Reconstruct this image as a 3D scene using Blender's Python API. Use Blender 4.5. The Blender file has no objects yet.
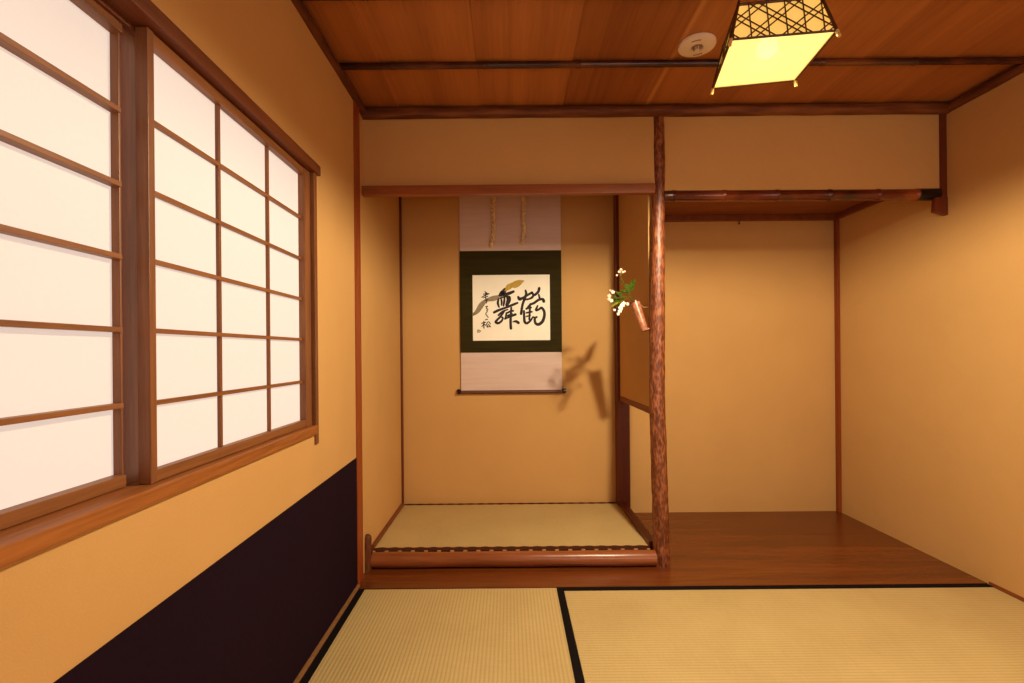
import bpy, bmesh, math, random
from mathutils import Vector, Matrix, noise
random.seed(7)
C = bpy.context.scene.collection
H = 1.067                                  # eye height above the mats (heights below are metres above the mats)
XL, XR, YB = -0.707, 2.160, 3.20           # left wall, right wall, back wall
CEIL = H + 1.200
YM = 2.200                                 # far edge of the tatami

# ------------------------------------------------------------------ materials
def lin(r, g, b):
    f = lambda c: (c / 255 / 12.92) if c / 255 <= .04045 else ((c / 255 + .055) / 1.055) ** 2.4
    return (f(r), f(g), f(b), 1)

class NT:
    def __init__(s, name):
        s.m = bpy.data.materials.new(name); s.m.use_nodes = True
        s.n = s.m.node_tree.nodes; s.l = s.m.node_tree.links
        s.b = s.n['Principled BSDF']; s.out = s.n['Material Output']
        s.tc = s.n.new('ShaderNodeTexCoord')
    def add(s, t, **kw):
        x = s.n.new(t)
        for k, v in kw.items(): setattr(x, k, v)
        return x
    def link(s, a, b): s.l.new(a, b)
    def map(s, scale, rot=(0, 0, 0)):
        m = s.add('ShaderNodeMapping'); m.inputs['Scale'].default_value = scale; m.inputs['Rotation'].default_value = rot
        s.link(s.tc.outputs['Object'], m.inputs['Vector']); return m.outputs['Vector']
    def noise(s, vec, scale, detail=4, rough=.55, dist=0):
        t = s.add('ShaderNodeTexNoise'); t.inputs['Scale'].default_value = scale; t.inputs['Detail'].default_value = detail
        t.inputs['Roughness'].default_value = rough; t.inputs['Distortion'].default_value = dist
        s.link(vec, t.inputs['Vector']); return t.outputs['Fac']
    def ramp(s, fac, stops):
        r = s.add('ShaderNodeValToRGB'); e = r.color_ramp.elements
        while len(e) < len(stops): e.new(.5)
        for i, (p, c) in enumerate(stops): e[i].position = p; e[i].color = c
        s.link(fac, r.inputs['Fac']); return r.outputs['Color']
    def math(s, op, a, b=None, c=None):
        x = s.add('ShaderNodeMath', operation=op)
        for i, v in enumerate((a, b, c)):
            if v is None: continue
            if isinstance(v, (int, float)): x.inputs[i].default_value = v
            else: s.link(v, x.inputs[i])
        return x.outputs[0]
    def mix(s, fac, a, b, mode='MIX'):
        x = s.add('ShaderNodeMix', data_type='RGBA', blend_type=mode)
        for i, v in ((0, fac), (6, a), (7, b)):
            if isinstance(v, (int, float, tuple)): x.inputs[i].default_value = v
            else: s.link(v, x.inputs[i])
        return x.outputs[2]
    def bump(s, h, strength, dist):
        x = s.add('ShaderNodeBump'); x.inputs['Strength'].default_value = strength; x.inputs['Distance'].default_value = dist
        s.link(h, x.inputs['Height']); s.link(x.outputs['Normal'], s.b.inputs['Normal'])
    def col(s, c):
        if isinstance(c, tuple): s.b.inputs['Base Color'].default_value = c
        else: s.link(c, s.b.inputs['Base Color'])
    def set(s, rough=.6, spec=.5, coat=0):
        s.b.inputs['Roughness'].default_value = rough; s.b.inputs['Specular IOR Level'].default_value = spec
        s.b.inputs['Coat Weight'].default_value = coat
    def xyz(s):
        x = s.add('ShaderNodeSeparateXYZ'); s.link(s.tc.outputs['Object'], x.inputs[0]); return x.outputs

def wood(name, dark, light, axis='x', fine=60, rough=.5, spec=.4, bump=.15, coat=0):
    k = NT(name)
    sc = {'x': (.06, 1, 1), 'y': (1, .06, 1), 'z': (1, 1, .06)}[axis]
    v = k.map(sc)
    n1 = k.noise(v, fine * .3, 4, .6, .8); n2 = k.noise(v, fine * 2.4, 3, .6)
    f = k.math('ADD', k.math('MULTIPLY', n1, .65), k.math('MULTIPLY', n2, .35))
    k.col(k.ramp(f, [(.32, dark), (.68, light)]))
    k.bump(f, bump, .002); k.set(rough, spec, coat); return k.m

def plaster(name, a, b, sc=260):
    k = NT(name); o = k.tc.outputs['Object']
    n = k.noise(o, 2.2, 5, .6); g = k.noise(o, sc, 3, .7)
    f = k.math('ADD', k.math('MULTIPLY', n, .6), k.math('MULTIPLY', g, .4))
    k.col(k.ramp(f, [(.3, a), (.7, b)])); k.bump(g, .25, .0015); k.set(.95, .1); return k.m

def plain(name, c, rough=.6, spec=.4, var=.12, sc=40):
    k = NT(name)
    n = k.noise(k.tc.outputs['Object'], sc, 3)
    d = tuple(x * (1 - var) for x in c[:3]) + (1,)
    u = tuple(min(1, x * (1 + var)) for x in c[:3]) + (1,)
    k.col(k.ramp(n, [(.3, d), (.7, u)])); k.set(rough, spec); return k.m

def bark(name, stops, rough, spec, sc=28, st=(1, 1, .33)):
    k = NT(name)
    v = k.map(st); n = k.noise(v, sc, 6, .7, .6)
    vo = k.add('ShaderNodeTexVoronoi'); vo.inputs['Scale'].default_value = sc * 2.2; k.link(v, vo.inputs['Vector'])
    f = k.math('ADD', k.math('MULTIPLY', n, .8), k.math('MULTIPLY', vo.outputs['Distance'], .3))
    k.col(k.ramp(f, stops)); k.bump(f, .5, .004); k.set(rough, spec); return k.m

def tatami(name, axis):
    k = NT(name); x = k.xyz(); a = x[0] if axis == 'y' else x[1]      # ribs run along `axis`
    s = k.math('SINE', k.math('MULTIPLY', a, 2 * math.pi / .0145))
    h = k.math('ADD', k.math('MULTIPLY', s, .5), .5)
    v = k.map((3, 60, 1) if axis == 'y' else (60, 3, 1))
    w = k.noise(v, 9, 4, .6); p = k.noise(k.tc.outputs['Object'], 3.5, 4)
    c = k.ramp(k.math('ADD', k.math('MULTIPLY', w, .5), k.math('MULTIPLY', p, .5)), [(.3, TAT[0]), (.7, TAT[1])])
    k.col(k.mix(k.math('MULTIPLY', k.math('SUBTRACT', 1, k.math('POWER', h, .6)), .30), c, TAT[2]))
    k.bump(k.math('POWER', h, .6), .35, .002); k.set(.7, .25); return k.m

def brocade(name, axis, c0, half):      # dark band whose edges scallop along `axis`; c0 = centre across
    k = NT(name); x = k.xyz(); u, v = (x[0], x[1]) if axis == 'x' else (x[1], x[0])
    a = k.math('DIVIDE', k.math('SUBTRACT', v, c0), half); a = k.math('ABSOLUTE', a)
    cs = k.math('COSINE', k.math('MULTIPLY', u, 2 * math.pi / .066))
    lim = k.math('ADD', k.math('MULTIPLY', cs, .14), .80)
    m = k.math('LESS_THAN', a, lim)
    ch = k.add('ShaderNodeTexChecker'); ch.inputs['Scale'].default_value = 150; k.link(k.tc.outputs['Object'], ch.inputs['Vector'])
    ch.inputs['Color1'].default_value = lin(52, 22, 16); ch.inputs['Color2'].default_value = lin(84, 44, 26)
    k.col(k.mix(m, lin(196, 150, 92), ch.outputs['Color'])); k.set(.85, .15); return k.m

def emis(name, col, strength, base=(.8, .8, .8, 1), transp=0.0, tcol=(1, 1, 1, 1)):
    k = NT(name); k.col(base); k.set(.9, .1)
    n = k.noise(k.tc.outputs['Object'], 70, 4, .7)
    k.b.inputs['Emission Color'].default_value = col
    k.link(k.math('MULTIPLY_ADD', n, strength * .08, strength * .96), k.b.inputs['Emission Strength'])
    if transp:
        t = k.add('ShaderNodeBsdfTransparent'); t.inputs['Color'].default_value = tcol
        mx = k.add('ShaderNodeMixShader'); mx.inputs[0].default_value = transp
        k.link(k.b.outputs[0], mx.inputs[1]); k.link(t.outputs[0], mx.inputs[2]); k.link(mx.outputs[0], k.out.inputs[0])
    return k.m

TAT = (lin(186, 160, 108), lin(206, 182, 126), lin(146, 118, 66))
M = {}
M['plaster'] = plaster('ochre_plaster', lin(200, 156, 98), lin(210, 166, 106))
M['navy'] = plaster('navy_paper', lin(27, 11, 25), lin(32, 14, 28), 120)
M['ceil'] = None
M['shoji'] = wood('shoji_cedar', lin(110, 66, 34), lin(158, 102, 58), 'y', 60, .45, .4)
M['shoji_v'] = wood('shoji_cedar_upright', lin(98, 58, 32), lin(146, 92, 54), 'z', 60, .45, .4)
M['sill'] = wood('window_cedar', lin(122, 68, 28), lin(178, 110, 54), 'y', 50, .42, .4)
M['dark_y'] = wood('brown_timber_long', lin(84, 42, 20), lin(126, 66, 32), 'y', 50, .5, .4)
M['post'] = wood('red_brown_post', lin(120, 52, 18), lin(160, 76, 28), 'z', 50, .45, .4)
M['post_d'] = wood('dark_red_post', lin(86, 34, 18), lin(116, 50, 24), 'z', 50, .45, .4)
M['beam_x'] = wood('lintel_timber', lin(124, 66, 30), lin(160, 90, 44), 'x', 50, .45, .4)
M['rail_y'] = wood('rail_timber', lin(104, 52, 24), lin(140, 74, 34), 'y', 50, .5, .4)
M['niche_ceil'] = wood('niche_cedar', lin(116, 66, 32), lin(148, 88, 44), 'x', 40, .6, .3)
M['boards'] = wood('polished_floor_board', lin(84, 39, 13), lin(124, 64, 24), 'x', 36, .27, .5, .08)
M['kamachi'] = wood('polished_cedar_log', lin(112, 56, 24), lin(172, 100, 58), 'x', 26, .28, .5, .2)
M['pillar'] = bark('red_pine_bark', [(.36, lin(66, 28, 15)), (.52, lin(106, 50, 24)), (.72, lin(160, 96, 58))], .44, .6, 52)
M['cornice'] = bark('rough_log_bark', [(.3, lin(64, 30, 14)), (.52, lin(98, 50, 22)), (.75, lin(136, 80, 42))], .55, .3, 22, (.12, 1, 1))
M['cornice_y'] = bark('rough_log_bark_long', [(.3, lin(64, 30, 14)), (.52, lin(92, 46, 20)), (.75, lin(126, 72, 36))], .55, .3, 22, (1, .12, 1))
M['stub'] = bark('dark_bark', [(.3, lin(60, 30, 18)), (.6, lin(104, 56, 30)), (.8, lin(130, 76, 42))], .6, .3, 30)
M['tat_y'] = tatami('tatami_ribs_deep', 'y'); M['tat_x'] = tatami('tatami_ribs_across', 'x')
M['edge'] = plain('black_cloth_edge', lin(20, 15, 16), .9, .1, .25, 300)
M['straw'] = plain('straw_core', lin(176, 148, 92), .9, .1)
M['paper'] = emis('shoji_paper', (1, .82, .72, 1), .64, (.36, .33, .29, 1))
M['bamboo'] = None
M['wall_behind'] = plain('far_plaster', lin(190, 150, 100), .95, .1)

def bamboo(name, dark, mid, light, axis, sc):
    k = NT(name)
    v = k.map((.9, 1, 1) if axis == 'x' else (1, .9, 1)); n = k.noise(v, sc, 3, .55, .4)
    v2 = k.map((.05, 1, 1)); g = k.noise(v2, 120, 3)
    f = k.math('ADD', k.math('MULTIPLY', n, .8), k.math('MULTIPLY', g, .2))
    k.col(k.ramp(f, [(.36, dark), (.5, mid), (.66, light)])); k.set(.25, .5); return k.m
M['bamboo'] = bamboo('smoked_bamboo', lin(26, 12, 14), lin(66, 28, 18), lin(112, 58, 30), 'x', 2.6)
M['bamboo_l'] = bamboo('red_smoked_bamboo', lin(40, 14, 10), lin(98, 36, 16), lin(140, 66, 30), 'x', 3.0)

def ceiling_mat():
    k = NT('cedar_ceiling_boards'); x = k.xyz()
    v = k.map((1, .035, 1)); n1 = k.noise(v, 9, 5, .6, .4); n2 = k.noise(v, 90, 3, .6)
    b = k.add('ShaderNodeTexWhiteNoise', noise_dimensions='1D')
    k.link(k.math('FLOOR', k.math('DIVIDE', k.math('SUBTRACT', x[0], .668 - 2.0), .40)), b.inputs['W'])
    f = k.math('ADD', k.math('ADD', k.math('MULTIPLY', n1, .55), k.math('MULTIPLY', n2, .25)), k.math('MULTIPLY', b.outputs['Value'], .16))
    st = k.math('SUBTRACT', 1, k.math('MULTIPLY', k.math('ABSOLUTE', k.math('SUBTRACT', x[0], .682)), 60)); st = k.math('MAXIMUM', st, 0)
    c = k.ramp(f, [(.3, lin(138, 78, 34)), (.68, lin(190, 120, 60))])
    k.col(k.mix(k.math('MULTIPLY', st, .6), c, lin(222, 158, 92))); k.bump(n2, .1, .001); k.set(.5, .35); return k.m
M['ceil'] = ceiling_mat()

# ------------------------------------------------------------------ mesh builder
class MB:
    def __init__(s): s.bm = bmesh.new()
    def box(s, x0, x1, y0, y1, z0, z1, bev=0):
        t = bmesh.new(); bmesh.ops.create_cube(t, size=1)
        for v in t.verts:
            v.co = Vector((x0 + (v.co.x + .5) * (x1 - x0), y0 + (v.co.y + .5) * (y1 - y0), z0 + (v.co.z + .5) * (z1 - z0)))
        if bev: bmesh.ops.bevel(t, geom=list(t.edges), offset=bev, segments=2, affect='EDGES', profile=.6)
        s.merge(t); return s
    def merge(s, t, mat=None):
        me = bpy.data.meshes.new('tmp'); t.to_mesh(me); t.free()
        if mat is not None: me.transform(mat)
        s.bm.from_mesh(me); bpy.data.meshes.remove(me); return s
    def tube(s, pts, rads, n=16, jit=0, seed=0, jf=6, cap=True, ell=1):
        pts = [Vector(p) for p in pts]
        if not hasattr(rads, '__len__'): rads = [rads] * len(pts)
        rings = []; up = None
        for i, p in enumerate(pts):
            d = (pts[min(i + 1, len(pts) - 1)] - pts[max(i - 1, 0)]).normalized()
            if up is None:
                up = Vector((0, 0, 1)) if abs(d.z) < .9 else Vector((0, 1, 0))
            a = d.cross(up).normalized(); b = a.cross(d).normalized(); up = b
            ring = []
            for k in range(n):
                t = 2 * math.pi * k / n; o = a * math.cos(t) + b * math.sin(t) * ell; r = rads[i]
                q = p + o * r
                if jit: q = p + o * r * (1 + jit * noise.noise((q * jf) + Vector((seed, seed * 2, 0))) + jit * .5 * noise.noise(q * jf * 3.1))
                ring.append(s.bm.verts.new(q))
            rings.append(ring)
        for i in range(len(rings) - 1):
            for k in range(n):
                s.bm.faces.new((rings[i][k], rings[i][(k + 1) % n], rings[i + 1][(k + 1) % n], rings[i + 1][k]))
        if cap: s.bm.faces.new(rings[0][::-1]); s.bm.faces.new(rings[-1])
        return s
    def lathe(s, base, axis, prof, n=24, cap=True):
        ax = Vector(axis).normalized()
        pts = [Vector(base) + ax * h for r, h in prof]
        a = ax.cross(Vector((0, 0, 1)) if abs(ax.z) < .9 else Vector((0, 1, 0))).normalized(); b = ax.cross(a)
        rings = [[s.bm.verts.new(p + (a * math.cos(2 * math.pi * k / n) + b * math.sin(2 * math.pi * k / n)) * max(r, 1e-4)) for k in range(n)] for (r, h), p in zip(prof, pts)]
        for i in range(len(rings) - 1):
            for k in range(n):
                s.bm.faces.new((rings[i][k], rings[i][(k + 1) % n], rings[i + 1][(k + 1) % n], rings[i + 1][k]))
        if cap: s.bm.faces.new(rings[0][::-1]); s.bm.faces.new(rings[-1])
        return s
    def poly(s, pts, thick):      # extruded closed outline (list of Vector), thickness vector
        a = [s.bm.verts.new(Vector(p)) for p in pts]; b = [s.bm.verts.new(Vector(p) + Vector(thick)) for p in pts]
        s.bm.faces.new(a[::-1]); s.bm.faces.new(b)
        for i in range(len(a)):
            j = (i + 1) % len(a); s.bm.faces.new((a[i], a[j], b[j], b[i]))
        return s
    def build(s, name, mat, parent=None, smooth=False, label=None, org=None):
        bm = s.bm; bmesh.ops.recalc_face_normals(bm, faces=bm.faces)
        me = bpy.data.meshes.new(name)
        if parent is not None: o0 = WORLD[parent.name]
        elif org is not None: o0 = Vector(org)
        else:
            xs = [v.co for v in bm.verts]
            mn = [min(c[i] for c in xs) for i in range(3)]; mx = [max(c[i] for c in xs) for i in range(3)]
            o0 = Vector(((mn[0] + mx[0]) / 2, (mn[1] + mx[1]) / 2, mn[2]))
        bmesh.ops.translate(bm, verts=bm.verts, vec=-o0)
        bm.to_mesh(me); bm.free()
        if smooth:
            for p in me.polygons: p.use_smooth = True
            try: me.set_sharp_from_angle(angle=math.radians(42))
            except Exception: pass
        me.materials.append(mat)
        o = bpy.data.objects.new(name, me); C.objects.link(o); WORLD[o.name] = o0
        if parent is not None: o.parent = parent
        else: o.location = o0
        if label: o['label'] = label
        return o
WORLD = {}
def thing(name, loc, label, cat, group=None):
    o = bpy.data.objects.new(name, None); C.objects.link(o); o.location = loc; o.empty_display_size = .1
    WORLD[o.name] = Vector(loc); o['label'] = label; o['category'] = cat
    if group: o['group'] = group
    return o
def tag(o, label, cat, group=None):
    o['label'] = label; o['category'] = cat
    if group: o['group'] = group
    return o
def struct(o, cat=None):
    o['kind'] = 'structure'; return o
ORG = (0, 0, 0)

# ------------------------------------------------------------------ the room shell
YF = -.75                                   # wall behind the camera
WY0, WY1, WZ0, WZ1 = .14, 1.757, H - .262, H + .67     # window opening in the left wall
w = MB()
w.box(XL - .12, XL, YF, WY0, 0, CEIL).box(XL - .12, XL, WY1, 2.28, 0, CEIL).box(XL - .12, XL - .008, 2.28, YB, 0, CEIL)
w.box(XL - .12, XL, WY0, WY1, 0, WZ0).box(XL - .12, XL, WY0, WY1, WZ1, CEIL)
wl = w.build('wall_left', M['plaster'], org=ORG); struct(wl)
struct(MB().poly([(XL - .001, YF, .0), (XL - .001, 2.222, .0), (XL - .001, 2.222, H - .478), (XL - .001, .75, H - .503), (XL - .001, YF, H - .528)], (.003, 0, 0)).build('wainscot_paper', M['navy'], wl, label='dark navy paper skirt along the foot of the plaster wall'))
struct(MB().box(XR, XR + .1, YF, YB, -.06, CEIL).build('wall_right', M['plaster'], org=ORG))
struct(MB().box(XL - .12, XR + .1, YB, YB + .1, -.06, CEIL).build('wall_back', M['plaster'], org=ORG))
WX0, WX1, WB0, WB1 = .35, 2.0, .75, 1.75  # opening for the added fill window behind the camera
w = MB(); w.box(XL - .12, WX0, YF - .1, YF, -.06, CEIL).box(WX1, XR + .1, YF - .1, YF, -.06, CEIL)
w.box(WX0, WX1, YF - .1, YF, -.06, WB0).box(WX0, WX1, YF - .1, YF, WB1, CEIL)
struct(w.build('wall_front', M['wall_behind'], org=ORG))
w2 = bpy.data.objects.new('added_fill_window', None); C.objects.link(w2); WORLD['added_fill_window'] = Vector((.75, YF, WB0)); w2.location = WORLD['added_fill_window']; struct(w2)  # unseen rear window, added to brighten the upper walls and ceiling
struct(MB().box(WX0, WX1, YF - .05, YF - .046, WB0, WB1).build('fill_glow_pane', emis('fill_glow_paper', (1, .86, .74, 1), 4.2), w2))  # glowing pane put in as fill light
f = MB()
for k in range(7): x = WX0 + .012 + k * (WX1 - WX0 - .024) / 6; f.box(x - .012, x + .012, YF - .046, YF - .02, WB0, WB1)
for k in range(5): z = WB0 + .012 + k * (WB1 - WB0 - .024) / 4; f.box(WX0, WX1, YF - .046, YF - .024, z - .010, z + .010)
struct(f.build('fill_window_frame', M['beam_x'], w2))
struct(MB().box(XL - .02, .740, 2.395, 2.45, H + .80, CEIL).build('wall_upper_left', M['plaster'], org=ORG))
struct(MB().box(.755, XR, 2.395, 2.45, H + .77, CEIL).build('wall_upper_right', M['plaster'], org=ORG))
struct(MB().box(.710, .756, 2.464, YB - .02, H - .29, CEIL).build('wall_partition', M['plaster'], org=ORG))
struct(MB().box(XL - .12, XR + .1, YF, YM, -.10, -.056).build('floor', M['straw'], org=ORG))
fb = MB()
for a, b in ((YM, 2.43), (2.4305, 2.80), (2.8005, YB)): fb.box(XL - .02, XR, a, b, -.05, 0, .0012)
struct(fb.build('floor_board', M['boards'], org=ORG))
cl = MB(); e = .668 - 8 * .4
while e < XR + .05:
    a, b = max(e, XL - .05), min(e + .404, XR + .05)
    if b > a + .02:
        cl.bm.verts.ensure_lookup_table()
        t = bmesh.new(); bmesh.ops.create_cube(t, size=1)
        for v in t.verts:
            fx = v.co.x + .5
            v.co = Vector((a + fx * (b - a), (YF - .02 if v.co.y < 0 else 2.42), CEIL + (.03 if v.co.z > 0 else 0) + .006 * (1 - fx)))
        cl.merge(t)
    e += .40
struct(cl.build('ceiling', M['ceil'], org=ORG))
struct(MB().box(XL - .05, XR + .05, 2.42, YB + .05, CEIL + .006, CEIL + .04).build('ceiling_alcove', M['ceil'], org=ORG))
nc = MB()
for i in range(4): nc.box(.757, XR, 2.452 + i * .187, 2.452 + (i + 1) * .187 - .001, H + .885, H + .9)
struct(nc.build('ceiling_niche', M['niche_ceil'], org=ORG))
struct(MB().box(.757, XR, YB - .03, YB, H + .848, H + .885, .003).build('trim_1', M['rail_y'], org=ORG))
struct(MB().box(XR - .022, XR, 2.452, YB - .03, H + .848, H + .885, .003).build('trim_2', M['rail_y'], org=ORG))
# rough log cornices under the ceiling edge
def line(p, q, n): return [Vector(p).lerp(Vector(q), i / n) for i in range(n + 1)]
struct(MB().tube(line((XL - .0, 2.375, H + 1.174), (XR, 2.375, H + 1.176), 90), .0265, 16, .08, 3, 5).build('trim_3', M['cornice'], smooth=True))
struct(MB().tube(line((XL + .004, YF, H + 1.178), (XL + .004, 2.36, H + 1.178), 90), .019, 14, .12, 5, 6).build('trim_4', M['cornice_y'], smooth=True))
struct(MB().tube(line((XR - .004, YF, H + 1.172), (XR - .004, 2.36, H + 1.172), 90), .022, 14, .08, 8, 6).build('trim_5', M['cornice_y'], smooth=True))
struct(MB().box(XL, XL + .014, YF, 2.222, -.055, .010, .002).build('baseboard_left', plain('worn_board', lin(142, 98, 58), .7)))
struct(MB().box(XR - .006, XR, YF, 2.19, -.055, .012, .002).build('baseboard_right', M['rail_y']))

# bamboo battens carrying the ceiling boards
def bam(mb, p, q, r, nodes, n=14):
    p, q = Vector(p), Vector(q); L = (q - p).length; pts = []; rad = []
    ts = [0.0]
    for k in nodes:
        for d, s in ((-.012, 1.0), (-.004, 1.12), (-.001, .98), (.001, .98), (.005, 1.10), (.014, 1.0)): ts.append(k + d)
    ts.append(L); sc = {}
    for k in nodes:
        for d, s in ((-.012, 1.0), (-.004, 1.12), (-.001, .97), (.001, .97), (.005, 1.10), (.014, 1.0)): sc[k + d] = s
    for t in ts: pts.append(p.lerp(q, t / L)); rad.append(r * sc.get(t, 1))
    return mb.tube(pts, rad, n)
for y, lab in ((2.010, 'dark smoked bamboo batten under the ceiling, nearest the alcove lintels'),
               (1.612, 'dark bamboo ceiling batten at the very top edge, crossing above the paper lamp')):
    o = bam(MB(), (XL + .015, y, CEIL - .011), (XR - .01, y, CEIL - .011), .0135, [.22, .60, .99, 1.32, 1.62, 2.0, 2.38, 2.7]).build('ceiling_batten', M['bamboo'], smooth=True)
    tag(o, lab, 'bamboo batten', 'bamboo battens across the ceiling')

# ------------------------------------------------------------------ posts, lintels, sill log
o = MB().box(XL - .03, XL + .006, 2.222, 2.300, 0, CEIL - .03, .003).build('corner_post', M['post'])
tag(o, 'slender reddish-brown square post dividing the window wall from the alcove', 'post')
o = MB().box(XL - .012, XL + .004, 3.176, YB - .001, .0, CEIL, .002).build('corner_post', M['post_d'])
tag(o, 'thin dark corner post at the back of the alcove, on the window side', 'post')
o = MB().box(.693, .770, 3.12, YB - .001, 0, CEIL, .002).build('corner_post', M['post_d'])
tag(o, 'dark red-brown post at the back between scroll alcove and empty niche', 'post')
o = MB().box(XR - .016, XR + .004, 3.165, YB - .001, 0, H + .848, .002).build('corner_post', M['post'])
tag(o, 'thin reddish corner post at the back of the empty niche', 'post')
# bark-covered alcove pillar
pts, rad = [], []
for i in range(120):
    t = i / 119; z = t * (H + 1.165)
    kz = [(0, .752, .042), (.12, .751, .040), (.82, .737, .0385), (1.3, .743, .0365), (1.81, .751, .0305), (2.3, .747, .0265)]
    for (za, xa, ra), (zb_, xb_, rb_) in zip(kz, kz[1:]):
        if za <= z <= zb_: q = (z - za) / (zb_ - za); xx = xa + (xb_ - xa) * q; r = ra + (rb_ - ra) * q
    pts.append((xx, 2.428 - .024 * max(0, min(1, (z - 1.7) / .3)), z)); rad.append(r)
o = MB().tube(pts, rad, 28, .06, 11, 14).build('alcove_pillar', M['pillar'], smooth=True)
tag(o, 'round bark-covered red pine pillar standing between alcove and niche', 'pillar')
o = MB().box(XL - .005, .716, 2.360, 2.396, H + .770, H + .816, .003).build('alcove_lintel', M['beam_x'])
tag(o, 'plain planed wooden lintel across the top of the scroll alcove', 'lintel')
t = thing('bamboo_lintel', (1.45, 2.41, H + .738), 'glossy reddish smoked bamboo rail across the top of the empty niche', 'lintel')
bam(MB(), (.77, 2.410, H + .768), (2.128, 2.410, H + .764), .0275, [.05, .30, .56, .82, 1.06, 1.25], 18).build('bamboo_pole', M['bamboo_l'], t, True)
MB().lathe((2.128, 2.41, H + .764), (1, 0, 0), [(.0285, -.10), (.030, -.09), (.030, .0), (.027, .008), (.02, .010)], 18).build('end_cap', plain('black_lacquer', lin(20, 10, 9), .3), t, True, 'black end of the bamboo pole')
t = thing('hanging_post', (2.14, 2.375, H + .65), 'short reddish post hanging from the ceiling opposite the window, with a flared foot', 'post')
MB().box(XR - .030, XR + .002, 2.386, 2.40, H + .74, CEIL - .04, .002).build('shaft', M['post_d'], t)
MB().poly([(XR - .066, 2.382, H + .672), (XR + .001, 2.382, H + .655), (XR + .001, 2.382, H + .742), (XR - .060, 2.382, H + .742)], (0, .022, 0)).build('foot', M['post_d'], t)
# sill log and stub
pts = line((-.690, 2.414, .0375), (.716, 2.412, .0375), 70)
o = MB().tube(pts, [.0365 + .0012 * math.sin(i * .23) for i in range(71)], 24, .03, 2, 5).build('sill_log', M['kamachi'], smooth=True)
tag(o, 'polished reddish log laid along the front edge of the raised alcove', 'sill log')
o = MB().tube([(-.710, 2.385, .0), (-.710, 2.385, .05), (-.709, 2.385, .11), (-.708, 2.386, .158), (-.708, 2.386, .170), (-.708, 2.386, .175)], [.0225, .022, .0215, .022, .018, .010], 14, .18, 4, 30).build('post_stub', M['stub'], smooth=True)
tag(o, 'short bark-covered stub of wood at the window end of the sill log', 'post stub')
# rail under the partition wall, kerb beside the raised mat
o = MB().box(.706, .762, 2.456, 3.119, H - .320, H - .288, .002).build('partition_rail', M['rail_y'])
tag(o, 'thin brown rail along the bottom of the hanging partition wall beside the pillar', 'rail')
o = MB().box(.700, .742, 2.476, 3.12, 0, .094, .002).build('alcove_kerb', M['post_d'])
tag(o, 'dark timber kerb along the niche side of the raised mat', 'kerb')
o = MB().box(XL - .007, XL + .009, 2.476, 3.175, .0, .088, .002).build('alcove_kerb', M['rail_y'])
tag(o, 'thin brown strip between the raised mat and the plaster on the window side', 'kerb')
# small wooden peg hanging below the niche's back beam
o = MB().lathe((1.515, YB - .018, H + .848), (0, 0, -1), [(.003, -.02), (.003, .012), (.006, .014), (.006, .022), (.002, .024)], 10).build('hook', plain('dark_iron', lin(50, 28, 18), .5), smooth=True)
tag(o, 'tiny dark hook under the beam at the back of the empty niche', 'hook')

# ------------------------------------------------------------------ mats
t = thing('tatami_mat', (-.22, 1.24, -.055), 'straw tatami mat along the window wall, ribs running towards the alcove', 'tatami mat', 'tatami mats on the room floor')
MB().box(-.692, .232, .285, YM - .003, -.055, -.003, .002).build('mat', M['tat_y'], t)
for x0, x1 in ((-.693, -.664), (.203, .2325)):
    MB().box(x0, x1, .284, YM - .002, -.05, -.0005, .001).build('cloth_edge', M['edge'], t, label='black cloth edging')
t = thing('tatami_mat', (1.2, 1.71, -.055), 'straw tatami mat before the empty niche, ribs running parallel to its black back edge', 'tatami mat', 'tatami mats on the room floor')
MB().box(.2345, XR - .007, 1.235, YM - .003, -.055, -.003, .002).build('mat', M['tat_x'], t)
for y0, y1 in ((1.234, 1.265), (YM - .033, YM - .002)):
    MB().box(.234, XR - .0065, y0, y1, -.05, -.0005, .001).build('cloth_edge', M['edge'], t, label='black cloth edging')
t = thing('alcove_mat', (0, 2.83, 0), 'raised straw mat with patterned brown edging on the alcove floor under the scroll', 'tatami mat')
MB().box(XL + .009, .700, 2.446, YB - .002, 0, .071, .002).build('mat', M['tat_x'], t)
zc = .0725
yo = 2.83
MB().box(XL + .009, .699, 2.440, 2.486, .04, zc, .001).build('brocade_edge', brocade('brocade_front', 'x', 2.459 - yo, .0265), t, label='dark brown scalloped brocade edging')
MB().box(XL + .009, .692, 3.162, 3.198, .07, zc, .001).build('brocade_edge', brocade('brocade_back', 'x', 3.180 - yo, .018), t, label='dark brown scalloped brocade edging')

# ------------------------------------------------------------------ window and shoji
t = bpy.data.objects.new('window_1', None); C.objects.link(t); t.location = (XL, .95, WZ0); WORLD['window_1'] = Vector((XL, .95, WZ0)); struct(t)
struct(MB().box(XL - .10, XL + .016, WY0 - .12, 1.792, H + .655, H + .690, .003).build('window_head_trim', M['dark_y'], t))
struct(MB().box(XL - .10, XL - .034, WY0 - .02, WY1, H + .645, H + .656, .002).build('window_track_trim', M['dark_y'], t))
struct(MB().box(XL - .10, XL + .016, WY0 - .12, 1.749, H - .288, H - .257, .004).build('window_sill', M['sill'], t))
struct(MB().box(XL - .10, XL + .008, 1.750, 1.774, H - .328, H + .656, .003).build('window_jamb_frame', M['shoji_v'], t))
struct(MB().box(XL - .10, XL + .010, WY0 - .05, WY0 - .005, H - .345, H + .656, .003).build('window_jamb_frame', M['shoji_v'], t))
BARS = [.478, .333, .192, .050, -.098]
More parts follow.
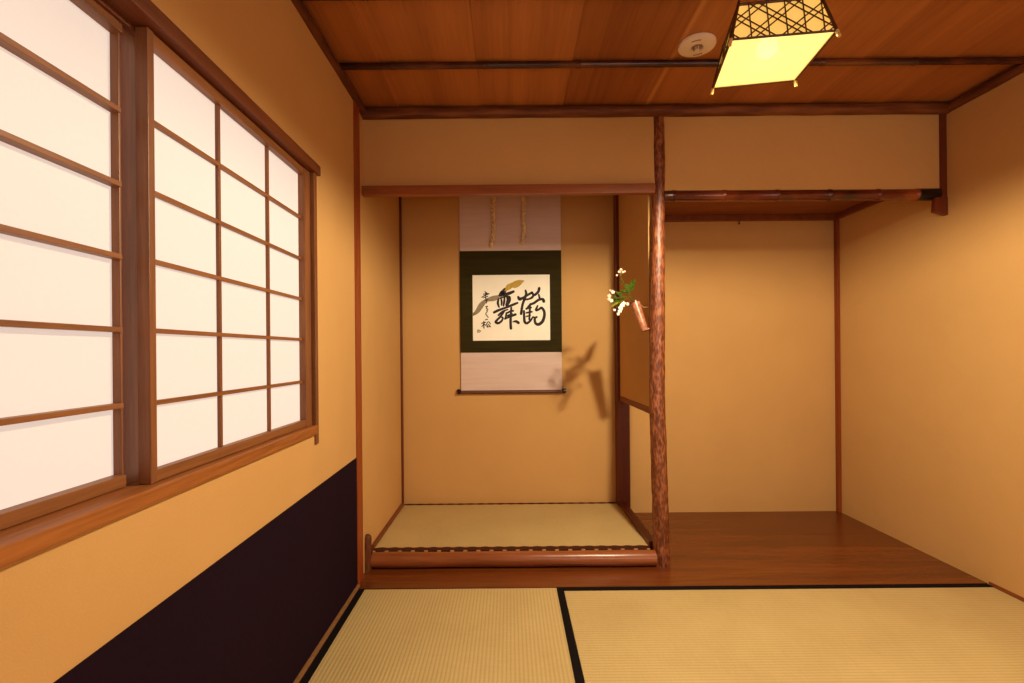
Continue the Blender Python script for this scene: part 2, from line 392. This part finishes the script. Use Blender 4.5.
def shoji(xf, y0, y1, thick, label, vert, proud, far_w, near_w, end):
    """panel with its room face at xf, between y0 (near) and y1 (far)"""
    t = thing('shoji_screen', (xf, (y0 + y1) / 2, H - .25), label, 'shoji screen', 'paper sliding screens in the window')
    xb = xf - thick; z0, z1 = H - .2565, H + .652
    xp = xb + .004
    MB().box(xb - .001, xp, y0 + .006, y1 - .006, z0 + .01, z1 - .01).build('paper', M['paper'], t)
    MB().box(xb + .001, xf, y0, y0 + near_w, z0, z1, .0015).build('stile', M['shoji_v'], t)
    MB().box(xb + .001, xf, y1 - far_w, y1, z0, z1, .0015).build('stile', M['shoji_v'], t)
    ya, yb = y0 + near_w * .5, (y1 - far_w * .5 if not proud else y1 - far_w + end)
    xr = xf + (proud if proud else -.002)
    MB().box(xp, xr, ya, yb, z0 + .001, H - .232, .0015).build('rail', M['shoji'], t)
    MB().box(xp, xr, ya, yb, H + .628, z1 - .001, .0015).build('rail', M['shoji'], t)
    xk = xp + .010 if not proud else xf + proud - .004
    for zb in BARS:
        MB().box(xp, xk, ya, yb, H + zb - .005, H + zb + .005, .001).build('bar', M['shoji'], t)
    for yv in vert:
        MB().box(xp, xk - .001, yv - .0045, yv + .0045, z0 + .012, z1 - .012, .001).build('upright_bar', M['shoji_v'], t)
    return t
shoji(XL - .006, .962, 1.746, .026, 'paper sliding screen gridded by two upright and five level bars, nearer the alcove', (1.222, 1.470), 0, .050, .018, 0)
shoji(XL - .050, .160, 1.02, .020, 'large paper sliding screen crossed by level bars only, slid behind the gridded one', (), .008, .076, .03, .002)

# ------------------------------------------------------------------ hanging scroll
SX0, SX1, SY = -.321, .344, YB - .014
cream = lin(225, 190, 170)
def cloth(name, a, b, sc):
    k = NT(name); v = k.map((1, 1, 14)); n = k.noise(v, sc, 4, .6); g = k.noise(k.map((8, 1, 8)), 120, 2)
    k.col(k.ramp(k.math('ADD', k.math('MULTIPLY', n, .7), k.math('MULTIPLY', g, .3)), [(.3, a), (.7, b)])); k.set(.85, .15); return k.m
M['mount'] = cloth('pale_silk', lin(206, 182, 174), lin(222, 200, 192), 3)
M['green'] = cloth('dark_green_silk', lin(40, 34, 10), lin(58, 50, 18), 3)
M['art'] = plain('cream_paper', lin(255, 252, 240), .85, .15, .03, 6)
M['ink'] = plain('sumi_ink', lin(54, 43, 47), .7, .2, .3, 200)
M['wash'] = plain('grey_wash', lin(150, 138, 116), .8, .2, .12, 60)
M['gold'] = plain('gold_wash', lin(192, 160, 62), .6, .3, .15, 60)
t = thing('hanging_scroll', (.0115, SY, H - .27), 'hanging scroll with bold ink calligraphy on cream paper, on the alcove wall', 'hanging scroll')
Z0, Z1, Z2, Z3 = -.253, -.003, .666, 1.165
MB().box(SX0, SX1, SY, SY + .006, H + Z2, H + Z3, .001).build('upper_mount', M['mount'], t)
MB().box(SX0 - .001, SX1 + .001, SY, SY + .006, H + Z1, H + Z2, .001).build('middle_mount', M['green'], t, label='dark green silk panel')
MB().box(SX0 + .001, SX1 - .001, SY, SY + .006, H + Z0, H + Z1, .001).build('lower_mount', M['mount'], t)
MB().tube([(SX0 - .004, SY - .002, H - .262), (SX1 + .004, SY - .002, H - .262)], .0115, 16).build('roller', plain('roller_wood', lin(96, 58, 40), .5), t, True)
for a, d in ((SX0, -1), (SX1, 1)):
    MB().lathe((a, SY - .004, H - .258), (d, 0, 0), [(.012, -.002), (.012, .004), (.0165, .006), (.017, .014), (.0165, .022), (.012, .025)], 16).build('roller_knob', plain('knob_lacquer', lin(40, 18, 26), .25), t, True, 'dark lacquered knob')
MB().tube([(SX0 - .004, SY, H + Z3), (SX1 + .004, SY, H + Z3)], .010, 12).build('top_rod', M['post_d'], t, True)
ap = MB().box(-.239, .268, SY - .003, SY, H + .076, H + .506, .0005).build('artwork_paper', M['art'], t, label='cream paper sheet inside the dark green silk')
# twisted pendant cords
def pendant(x, zlow, sway, seed):
    mb = MB(); N = 90; zt = H + 1.12; zb = H + zlow
    for ph in (0, math.pi):
        pts = []; rd = []
        for i in range(N + 1):
            u = i / N; z = zt + (zb - zt) * u; a = ph + (zt - z) * 2 * math.pi / .062
            off = sway * max(0, (u - .78) / .22) ** 1.5 * 1.0 + .003 * math.sin(z * 40 + seed)
            pts.append((x + off + .0072 * math.cos(a), SY - .020 + .0072 * math.sin(a), z)); rd.append(.0086 * (1 + .25 * math.sin(a * 2 + seed)))
        mb.tube(pts, rd, 8)
    return mb.build('pendant_cord', M['cord'], t, True, 'twisted pale straw cord')
M['cord'] = plain('straw_cord', lin(228, 202, 156), .8, .2, .3, 90)
pendant(-.097, .690, -.022, 0); pendant(.100, .704, -.006, 2)
# brush strokes: pixel-traced centre lines laid on the sheet
PX0, PX1, PY0, PY1 = 472., 551., 273.8, 342.5
def on_sheet(px, py, lift):
    return Vector((-.240 + (px - PX0) / (PX1 - PX0) * .512, SY - .003 - lift, H + .514 - (py - PY0) / (PY1 - PY0) * .451))
MPP = .512 / 79
def smoothed(p):
    if len(p) < 3: return p
    out = []
    for i in range(len(p) - 1):
        p0, p1, p2, p3 = p[max(i - 1, 0)], p[i], p[i + 1], p[min(i + 2, len(p) - 1)]
        for k in range(5):
            u = k / 5
            out.append(tuple(.5 * (2 * b + (c - a) * u + (2 * a - 5 * b + 4 * c - d) * u * u + (3 * b - a - 3 * c + d) * u ** 3) for a, b, c, d in zip(p0, p1, p2, p3)))
    out.append(p[-1]); return out
def strokes(name, mat, org, sc, lst, lift, label=None, wk=1.2):
    mb = MB(); j = 0
    for st in lst:
        pts = smoothed([tuple(p) + ((st[0],) if len(p) == 2 else ()) for p in st[1:]])
        P = [on_sheet(org[0] + a / sc, org[1] + b / sc, lift + j * .00001) for a, b, _ in pts]; W = [c * wk / sc * MPP / 2 for _, _, c in pts]
        j += 1; Lf, Rt = [], []
        for i in range(len(P)):
            d = (P[min(i + 1, len(P) - 1)] - P[max(i - 1, 0)])
            if d.length < 1e-7: d = Vector((1, 0, 0))
            d.normalize(); nrm = Vector((-d.z, 0, d.x)); Lf.append(P[i] + nrm * W[i]); Rt.append(P[i] - nrm * W[i])
        th = Vector((0, .0006, 0))
        for i in range(len(P) - 1):
            mb.bm.faces.new([mb.bm.verts.new(v) for v in (Lf[i], Lf[i + 1], Rt[i + 1], Rt[i])])
        for e in (0, len(P) - 1):
            mb.bm.faces.new([mb.bm.verts.new(P[e] + Vector((math.cos(2 * math.pi * k / 12), 0, math.sin(2 * math.pi * k / 12))) * W[e]) for k in range(12)])
    bmesh.ops.remove_doubles(mb.bm, verts=mb.bm.verts, dist=1e-7)
    return mb.build(name, mat, ap, label=label)
strokes('painted_band', M['wash'], (460, 260), 7.59, [[36, (345, 240, 14), (300, 278, 30), (250, 292, 40), (200, 305, 26), (160, 340, 40), (130, 385, 34), (98, 412, 20)]], .0006, 'grey-tan painted band', 1)
strokes('painted_band', M['gold'], (460, 260), 7.59, [[40, (486, 160, 8), (455, 172, 40), (420, 188, 52), (392, 194, 36), (372, 205, 42), (350, 226, 24), (340, 240, 14)]], .0006, 'ochre-gold painted band', 1)
A = [[26, (207, 108, 16), (185, 135, 26), (160, 165, 34), (142, 190, 20)], [30, (142, 190, 22), (200, 184, 32), (260, 168, 34), (318, 146, 26)], [30, (165, 160), (200, 172)],
     [22, (130, 235, 18), (120, 285, 26), (134, 335, 18)], [20, (160, 228, 16), (168, 270, 22), (166, 312, 16)], [20, (150, 228, 12), (225, 206, 20), (268, 214, 24)],
     [22, (205, 215, 16), (200, 270, 24), (190, 320, 18)], [24, (240, 212), (242, 255), (222, 312, 18)], [26, (268, 216), (268, 258), (232, 330, 22)],
     [24, (72, 402, 26), (130, 375, 26), (220, 344, 24), (300, 313, 26), (366, 287, 22)], [20, (128, 438, 22), (180, 392, 20), (245, 368, 14)],
     [22, (200, 388, 18), (160, 445, 20), (108, 498, 24), (92, 524, 28), (126, 536, 26), (166, 508, 22), (182, 468, 18), (152, 462, 14)],
     [20, (228, 408, 18), (214, 478, 20)], [20, (225, 418, 14), (270, 394, 22), (312, 384, 20)], [22, (206, 484, 18), (270, 457, 22), (340, 430, 26)], [18, (240, 445), (300, 420, 14)],
     [26, (288, 345, 20), (282, 440, 24), (278, 520, 28), (282, 602, 28)], [26, (308, 522, 12), (345, 516, 26), (376, 534, 30)]]
B = [[28, (42, 214, 24), (58, 238, 36), (100, 226, 26), (160, 190, 24), (215, 160, 26)], [28, (134, 134, 20), (142, 180, 28), (120, 240, 26), (95, 310, 26), (76, 422, 28)],
     [24, (215, 160), (232, 190), (214, 222), (172, 242, 18)], [20, (110, 250), (172, 240)], [26, (306, 106, 26), (294, 150, 28), (252, 190, 24)], [22, (300, 185, 18), (312, 240, 22)],
     [28, (362, 270, 32), (350, 244, 28), (300, 250, 26), (240, 290, 26), (190, 312, 22), (146, 362, 20)],
     [26, (112, 388, 22), (114, 460, 26), (120, 522, 28), (150, 540, 26), (190, 510, 22), (226, 462, 16)], [22, (192, 300, 18), (186, 380, 22), (178, 492, 20)],
     [16, (138, 362), (204, 346)], [16, (140, 412), (210, 398, 20)], [15, (142, 456), (192, 444)],
     [26, (284, 326, 18), (264, 378, 26), (300, 370, 22), (332, 350, 26), (364, 390, 28), (368, 450, 30), (345, 518, 32), (296, 556, 32), (256, 540, 28), (248, 484, 24), (272, 464, 20)], [18, (222, 466), (250, 470)]]
Cc = [[9, (142, 188, 6), (156, 202, 12)], [9, (112, 246, 9), (146, 226, 11), (184, 212, 9)], [9, (150, 204), (150, 262)], [8, (128, 216), (172, 208)], [8, (128, 252), (172, 236)],
      [9, (160, 262), (158, 302)], [8, (146, 278), (174, 268)], [8, (148, 336), (168, 334), (154, 354), (172, 364), (158, 378)], [8, (166, 384), (150, 406), (164, 430), (174, 442)],
      [9, (146, 466), (166, 462)], [10, (108, 500), (146, 490)], [10, (130, 480), (130, 546)], [8, (130, 505), (110, 532)], [8, (134, 505), (150, 522)], [9, (166, 488), (154, 516)],
      [9, (178, 484), (196, 506)], [9, (176, 510), (160, 536), (190, 530)], [9, (184, 518), (196, 536)]]
strokes('calligraphy', M['ink'], (488, 280), 12.42, A, .0011, 'bold brushed ink character, the one beside the small column of writing')
strokes('calligraphy', M['ink'], (515, 280), 12.42, B, .0011, 'bold brushed ink character, the outer of the two large ones')
strokes('signature', M['ink'], (470, 272), 9.76, Cc, .0011, 'column of small ink writing', 1.05)
strokes('seal', M['wash'], (470, 272), 9.76, [[7, (64, 576), (82, 570)], [7, (72, 560), (72, 586)], [7, (84, 566), (96, 574), (86, 586)], [6, (66, 586), (80, 583)]], .0011, 'small grey seal mark')

# ------------------------------------------------------------------ bark vase on the pillar, with flowers
def ray(px, py, y):
    u, v = (px - 509.5) / 485, (352 - py) / 485; c, s = math.cos(math.radians(.5)), math.sin(math.radians(.5))
    return Vector(((u * c + v * s) * y, y, H + (-u * s + v * c) * y))
mouth, foot = ray(634.5, 302, 2.487), ray(645, 331, 2.447)
ax = (mouth - foot).normalized(); L = (mouth - foot).length
t = thing('wall_vase', foot, 'slanting copper-brown tube vase hung on the side of the bark pillar', 'vase')
kb = NT('cherry_bark'); v = kb.map((1, 1, 1)); n = kb.noise(v, 60, 4, .6)
kb.col(kb.ramp(n, [(.3, lin(128, 66, 42)), (.7, lin(196, 134, 102))])); kb.set(.28, .6); M['vase'] = kb.m
MB().lathe(foot, ax, [(.004, 0), (.0165, .0), (.018, .006), (.0200, .05), (.0235, .11), (.0270, L - .004), (.0272, L), (.0240, L), (.0235, L - .006), (.018, .05), (.004, .045)], 28, True).build('body', M['vase'], t, True)
MB().lathe(mouth, ax, [(.0275, -.007), (.0285, -.006), (.0285, .0005), (.0245, .001), (.024, -.006)], 28, False).build('rim', plain('vase_rim', lin(92, 40, 26), .35), t, True, 'darker band around the mouth')
pl = Vector((.712, 2.462, mouth.z - .028))
MB().tube([mouth - ax * .016 + Vector((.024, -.004, .0)), mouth * .4 + pl * .6 + Vector((0, 0, -.012)), pl], .0012, 6).build('hanging_wire', plain('wire', lin(190, 150, 110), .4), t, True, 'thin wire tying the vase to the pillar')
MB().lathe(foot + Vector((.010, -.004, .012)), (1, 0, -.05), [(.004, 0), (.0035, .016), (.006, .017), (.006, .02)], 10).build('peg', plain('pale_peg', lin(200, 150, 130), .4), t, True, 'pale peg at the foot')
M['leaf'] = plain('green_leaf', lin(84, 116, 26), .5, .4, .3, 60); M['leaf_y'] = plain('yellow_leaf', lin(176, 160, 40), .5, .4, .2, 60)
M['stem'] = plain('green_stem', lin(96, 104, 40), .6); M['bloom'] = plain('white_petal', lin(246, 236, 222), .7, .2, .04)
M['bloom_p'] = plain('pink_petal', lin(238, 196, 170), .7, .2, .06)
def leaf(root, tip, width, mat, parent, up=Vector((0, -1, .3))):
    root, tip = Vector(root), Vector(tip); d = tip - root; side = d.cross(up).normalized(); nrm = side.cross(d).normalized()
    mb = MB(); N = 9; rows = []
    for i in range(N + 1):
        u = i / N; wdt = width * math.sin(math.pi * min(1, u * .97 + .03)) ** .8 * (1 - .25 * u)
        c = root + d * u - nrm * (.10 * d.length * (u * u) - .05 * d.length * u)
        rows.append([mb.bm.verts.new(c + side * wdt * k * .5 + nrm * abs(k) * wdt * .18) for k in (-1, -.5, 0, .5, 1)])
    for i in range(N):
        for k in range(4): mb.bm.faces.new((rows[i][k], rows[i][k + 1], rows[i + 1][k + 1], rows[i + 1][k]))
    bmesh.ops.solidify(mb.bm, geom=mb.bm.faces[:], thickness=.0008)
    return mb.build('leaf', mat, parent, True)
def blossom(c, r, mat, parent, face):
    r *= .82
    mb = MB(); f = Vector(face).normalized(); a = f.cross(Vector((0, 0, 1))).normalized(); b = a.cross(f)
    for k in range(5):
        th = 2 * math.pi * k / 5 + random.random() * .4; d = a * math.cos(th) + b * math.sin(th)
        t_ = bmesh.new(); bmesh.ops.create_icosphere(t_, subdivisions=2, radius=1)
        sd = f.cross(d)
        m = Matrix(((d.x * r * .62, sd.x * r * .5, f.x * r * .22, 0), (d.y * r * .62, sd.y * r * .5, f.y * r * .22, 0), (d.z * r * .62, sd.z * r * .5, f.z * r * .22, 0), (0, 0, 0, 1)))
        m = Matrix.Translation(Vector(c) + d * r * .5 + f * r * .12) @ m
        mb.merge(t_, m)
    t_ = bmesh.new(); bmesh.ops.create_icosphere(t_, subdivisions=1, radius=r * .2); mb.merge(t_, Matrix.Translation(Vector(c) + f * r * .2))
    return mb.build('blossom', mat, parent, True)
ins = mouth - ax * .05
def sprig(name, label, cat, pts, r=.0014):
    t = thing(name, ins, label, cat, 'cut flowers in the pillar vase')
    P = [ins] + [mouth - ax * .002] + [Vector(p) for p in pts]
    sm = smoothed([tuple(p) for p in P]); MB().tube(sm, [r * (1 - .5 * i / len(sm)) for i in range(len(sm))], 7).build('stem', M['stem'], t, True)
    return t
G = (-.2, -1, .1)
def twig(t, a, b):
    a, b = Vector(a), Vector(b)
    MB().tube([a, a.lerp(b, .5) + Vector((0, 0, .004)), b], .0008, 6).build('twig', M['stem'], t, True)
# tall sprig with the high little blossoms
j = ray(626, 286, 2.42)
s = sprig('flower_sprig', 'thin sprig reaching highest from the pillar vase, tiny pale blossoms at its tip', 'flower', [ray(630, 297, 2.455), j, ray(621.5, 279, 2.39), ray(620.5, 273, 2.38)])
for (px, py, y, r) in ((621, 269.5, 2.38, .008), (619.2, 271.8, 2.38, .008), (623.0, 272, 2.385, .008), (616.8, 275.3, 2.38, .006), (624.8, 271.5, 2.39, .006)):
    blossom(ray(px, py, y), r, M['bloom_p'], s, G); twig(s, ray(620.5, 275.5, 2.382), ray(px, py, y))
leaf(ray(624.5, 285, 2.42), ray(620.8, 280.0, 2.40), .012, M['leaf'], s)
# leafy spray
s = sprig('leaf_sprig', 'spray of bright green leaves standing up in the pillar vase', 'flower', [ray(631, 297, 2.46), ray(629, 291, 2.45), ray(629.5, 287, 2.45)], .0018)
leaf(ray(629, 289, 2.45), ray(635.5, 279.0, 2.50), .026, M['leaf'], s)
leaf(ray(629, 290, 2.45), ray(624.0, 283.5, 2.44), .024, M['leaf'], s)
leaf(ray(630, 292, 2.455), ray(634, 284, 2.49), .020, M['leaf'], s)
leaf(ray(629.5, 291, 2.45), ray(617, 294, 2.42), .026, M['leaf'], s, Vector((0, -.5, 1)))
leaf(ray(629.5, 293, 2.45), ray(621, 290.0, 2.43), .022, M['leaf'], s)
# white flowering spray leaning out towards the room
s = sprig('flower_sprig', 'drooping sprig with the cluster of white blossoms below the vase mouth', 'flower', [ray(629, 298, 2.46), ray(624, 300, 2.43), ray(619, 303, 2.40)], .0016)
for (px, py, y, r) in ((622.5, 305, 2.39, .014), (620.5, 308, 2.385, .014), (619.8, 311, 2.38, .012), (618.2, 314, 2.38, .009), (623.8, 303.2, 2.40, .011), (627.4, 304, 2.43, .010), (614.5, 310, 2.38, .008)):
    blossom(ray(px, py, y), r, M['bloom'], s, G); twig(s, ray(622, 301.5, 2.415), ray(px, py, y))
leaf(ray(625, 299, 2.44), ray(612, 303.5, 2.41), .026, M['leaf'], s, Vector((0, -.5, 1)))
leaf(ray(620, 302, 2.41), ray(609.5, 308, 2.39), .020, M['leaf_y'], s, Vector((0, -.5, 1)))
s = sprig('flower_sprig', 'sprig with pale pink buds pointing from the pillar vase towards the scroll', 'flower', [ray(628, 297, 2.46), ray(620, 297.5, 2.42), ray(612.5, 297, 2.40)], .0014)
for (px, py, y, r, m) in ((612.8, 292, 2.41, .011, 'bloom'), (609.2, 296, 2.40, .012, 'bloom_p'), (608.8, 299, 2.40, .010, 'bloom_p'), (611.4, 300.8, 2.40, .011, 'bloom'), (610.2, 290.4, 2.41, .006, 'bloom_p')):
    blossom(ray(px, py, y), r, M[m], s, G); twig(s, ray(616, 297.5, 2.41), ray(px, py, y))
leaf(ray(627, 298, 2.455), ray(613, 299, 2.42), .024, M['leaf'], s, Vector((0, -.5, 1)))
leaf(ray(622, 296, 2.43), ray(615.5, 291.5, 2.42), .018, M['leaf'], s)

# ------------------------------------------------------------------ pendant lamp
K = .85
bc = [Vector((a * K, b * K, H + K)) for a, b in ((.722, 1.562), (1.036, 1.522), (1.070, 1.802), (.786, 1.852))]
cen = sum(bc, Vector()) / 4; LH = .110
tp = [cen + (p - cen) * .80 + Vector((0, 0, LH)) for p in bc]
M['lamp_wood'] = wood('dark_lamp_frame', lin(52, 24, 10), lin(96, 52, 20), 'z', 60, .5)
M['lamp_bamboo'] = plain('lamp_bamboo', lin(214, 176, 104), .5)
M['shade'] = emis('lamp_side_paper', (1, .58, .12, 1), .72, lin(200, 176, 120), .10, (1, .86, .6, 1))
M['diff'] = emis('lamp_diffuser', (1, .81, .27, 1), 1.03, lin(240, 226, 180), .35, (1, .94, .78, 1))
t = thing('pendant_lamp', cen + Vector((0, 0, -.03)), 'glowing square paper pendant lamp with dark basket-weave sides', 'lamp')
for i in range(4):
    a, b = bc[i], bc[(i + 1) % 4]; c, d = tp[(i + 1) % 4], tp[i]
    out = ((a + b) / 2 - cen); out.z = 0; out.normalize(); off = -out * .003
    MB().poly([a + off, b + off, c + off, d + off], -out * .0012).build('shade_panel', M['shade'], t)
    lat = MB(); U = (b - a).normalized(); Wd = (b - a).length; V = ((d + c) / 2 - (a + b) / 2); Hh = V.length; V.normalize(); tpw = (c - d).length
    def clip(p, q):                        # clip a 2-D segment to the trapezoid
        pol = [(0, 0), (Wd, 0), ((Wd + tpw) / 2, Hh), ((Wd - tpw) / 2, Hh)]; t0, t1 = 0., 1.; dx, dy = q[0] - p[0], q[1] - p[1]
        for k in range(4):
            (x0, y0), (x1, y1) = pol[k], pol[(k + 1) % 4]; nx, ny = -(y1 - y0), x1 - x0
            den = nx * dx + ny * dy; num = nx * (p[0] - x0) + ny * (p[1] - y0)
            if abs(den) < 1e-9:
                if num < 0: return None
            else:
                s_ = -num / den
                if den > 0: t0 = max(t0, s_)
                else: t1 = min(t1, s_)
        if t1 - t0 < 1e-3: return None
        return (p[0] + dx * t0, p[1] + dy * t0), (p[0] + dx * t1, p[1] + dy * t1)
    def strip(p, q, lift):
        s_ = clip(p, q)
        if not s_: return
        P, Q = (a + U * s_[0][0] + V * s_[0][1] + out * lift, a + U * s_[1][0] + V * s_[1][1] + out * lift)
        dd = (Q - P).normalized(); n_ = dd.cross(out).normalized() * .0018
        lat.poly([P + n_, Q + n_, Q - n_, P - n_], out * .0010)
    sx, hy, ox, oy = .0465, .040, .030, .022
    for k in range(-2, 9): strip((ox + (k + .5) * sx, -.01), (ox + (k + .5) * sx, Hh + .02), .0016)
    for sg, lf in ((1, .0006), (-1, .0026)):
        for m in range(-9, 10):
            for dl in (-.0105, .0105):
                y0 = oy + hy * (2 * m + 1) + dl
                strip((ox - .4, y0 - sg * .4 * hy / sx), (ox + .4, y0 + sg * .4 * hy / sx), lf)
    lat.build('lattice', M['lamp_wood'], t, label='dark woven open lattice')
    MB().tube([a - Vector((0, 0, 0)), b], .0032, 8).build('bottom_rim', M['lamp_wood'], t, True)
    MB().tube([d, c], .0036, 8).build('top_rim', M['lamp_wood'], t, True)
    ax_ = (d - a).normalized()
    MB().tube([a - ax_ * .019, a + ax_ * .001], [.0052, .0050], 10).build('foot', M['lamp_bamboo'], t, True, 'pale bamboo foot')
    MB().tube([a, d + ax_ * .012], [.0046, .0042], 10).build('corner_rod', M['lamp_wood'], t, True)
dz = Vector((0, 0, .002)); sh = lambda p: cen + (p - cen) * .985 + dz
MB().poly([sh(p) for p in bc], (0, 0, .0012)).build('diffuser', M['diff'], t, label='glowing yellow paper bottom')
tc = sum(tp, Vector()) / 4
top = MB()
for p, q in ((tp[0], tp[2]), (tp[1], tp[3])): top.tube([p, q], .004, 8)
MB().poly([p + (tc - p) * .02 + Vector((0, 0, .003)) for p in tp], (0, 0, .003)).build('top_board', M['lamp_wood'], t)  # unseen lid, added to keep the lamp's light off the ceiling
top.build('top_crossbar', M['lamp_wood'], t, True)
bulb_c = cen + Vector((0, 0, .045))
kb = emis('bulb_glass', (1, .9, .5, 1), 3.0, (.9, .9, .9, 1))
MB().lathe(bulb_c + Vector((0, 0, -.032)), (0, 0, 1), [(.003, 0), (.015, .003), (.026, .012), (.030, .026), (.028, .040), (.016, .056), (.012, .064)], 20).build('bulb', kb, t, True)
MB().lathe(bulb_c + Vector((0, 0, .032)), (0, 0, 1), [(.014, 0), (.016, .004), (.016, .028), (.006, .036)], 16).build('socket', plain('socket', lin(60, 50, 44), .5), t, True)
MB().tube([bulb_c + Vector((0, 0, .06)), Vector((bulb_c.x, bulb_c.y, CEIL - .02))], .0035, 8).build('cord', plain('cord_black', lin(40, 26, 18), .6), t, True)
MB().lathe((bulb_c.x, bulb_c.y, CEIL + .004), (0, 0, -1), [(.05, 0), (.05, .008), (.042, .022), (.01, .028)], 24).build('ceiling_rose', M['lamp_wood'], t, True)

# ------------------------------------------------------------------ smoke detector
sd = Vector((.747, 1.906, CEIL + .003))
t = thing('smoke_detector', sd + Vector((0, 0, -.03)), 'round white smoke detector on the ceiling boards beside the paper lamp', 'smoke detector')
M['plastic'] = plain('white_plastic', lin(232, 214, 196), .4, .4, .02)
M['plastic_d'] = plain('grey_plastic', lin(150, 122, 96), .5, .4, .05)
MB().lathe(sd, (0, 0, -1), [(.071, 0), (.071, .006), (.069, .010), (.060, .013), (.024, .0145), (.022, .010), (.004, .010)], 48).build('base', M['plastic'], t, True)
MB().lathe(sd + Vector((0, 0, -.0095)), (0, 0, -1), [(.021, 0), (.021, .0012), (.003, .0014)], 28).build('sensor_well', M['plastic_d'], t, True, 'darker centre recess')
MB().lathe(sd + Vector((0, 0, -.0105)), (0, 0, -1), [(.008, 0), (.008, .010), (.0095, .012), (.0095, .016), (.003, .017)], 20).build('sensor', M['plastic'], t, True)
for k in range(3):
    an = k * 2.094 + .4; p = sd + Vector((math.cos(an) * .0135, math.sin(an) * .0135, -.0105))
    MB().tube([p, p + Vector((0, 0, -.012))], .0017, 8).build('sensor_prong', M['plastic_d'], t, True)
for an in (1.15, 4.3):
    mb = MB(); pts = [sd + Vector((math.cos(an + d) * .048, math.sin(an + d) * .048, -.0139)) for d in (-.35, -.17, 0, .17, .35)]
    mb.tube(pts, .0032, 8, ell=.4); mb.build('vent_slot', M['plastic_d'], t, True)

# ------------------------------------------------------------------ lights
def light(kind, name, loc, energy, col, **kw):
    d = bpy.data.lights.new(name, kind); d.energy = energy; d.color = col
    for k, v in kw.items(): setattr(d, k, v)
    o = bpy.data.objects.new(name, d); C.objects.link(o); o.location = loc; return o
light('SPOT', 'lamp_light', cen + Vector((0, 0, -.012)), 142, (1, .84, .56), shadow_soft_size=.032, spot_size=math.radians(178), spot_blend=.28)
wd = bpy.data.worlds.new('world'); bpy.context.scene.world = wd; wd.use_nodes = True
wd.node_tree.nodes['Background'].inputs[0].default_value = (.8, .85, 1, 1); wd.node_tree.nodes['Background'].inputs[1].default_value = .3

# ------------------------------------------------------------------ camera
cd = bpy.data.cameras.new('camera'); co = bpy.data.objects.new('camera', cd); C.objects.link(co)
cd.sensor_width = 36; cd.lens = 485 / 1024 * 36; cd.clip_start = .02
cd.shift_x = (512 - 509.5) / 1024; cd.shift_y = (352 - 341.5) / 1024
co.location = (0, 0, H)
th = math.radians(.5)                      # the photograph leans half a degree
fwd = Vector((0, 1, 0)); right = Vector((math.cos(th), 0, -math.sin(th))); up = Vector((math.sin(th), 0, math.cos(th)))
co.matrix_world = Matrix(((right.x, up.x, -fwd.x, 0), (right.y, up.y, -fwd.y, 0), (right.z, up.z, -fwd.z, H), (0, 0, 0, 1)))
S = bpy.context.scene; S.camera = co
S.view_settings.view_transform = 'Standard'; S.view_settings.look = 'None'; S.view_settings.gamma = 1; S.view_settings.use_curve_mapping = False
S.view_settings.exposure = 0
S.cycles.max_bounces = 10; S.cycles.diffuse_bounces = 6; S.cycles.transparent_max_bounces = 12
S.cycles.sample_clamp_indirect = 6; S.cycles.use_denoising = True; S.cycles.caustics_reflective = False; S.cycles.caustics_refractive = False
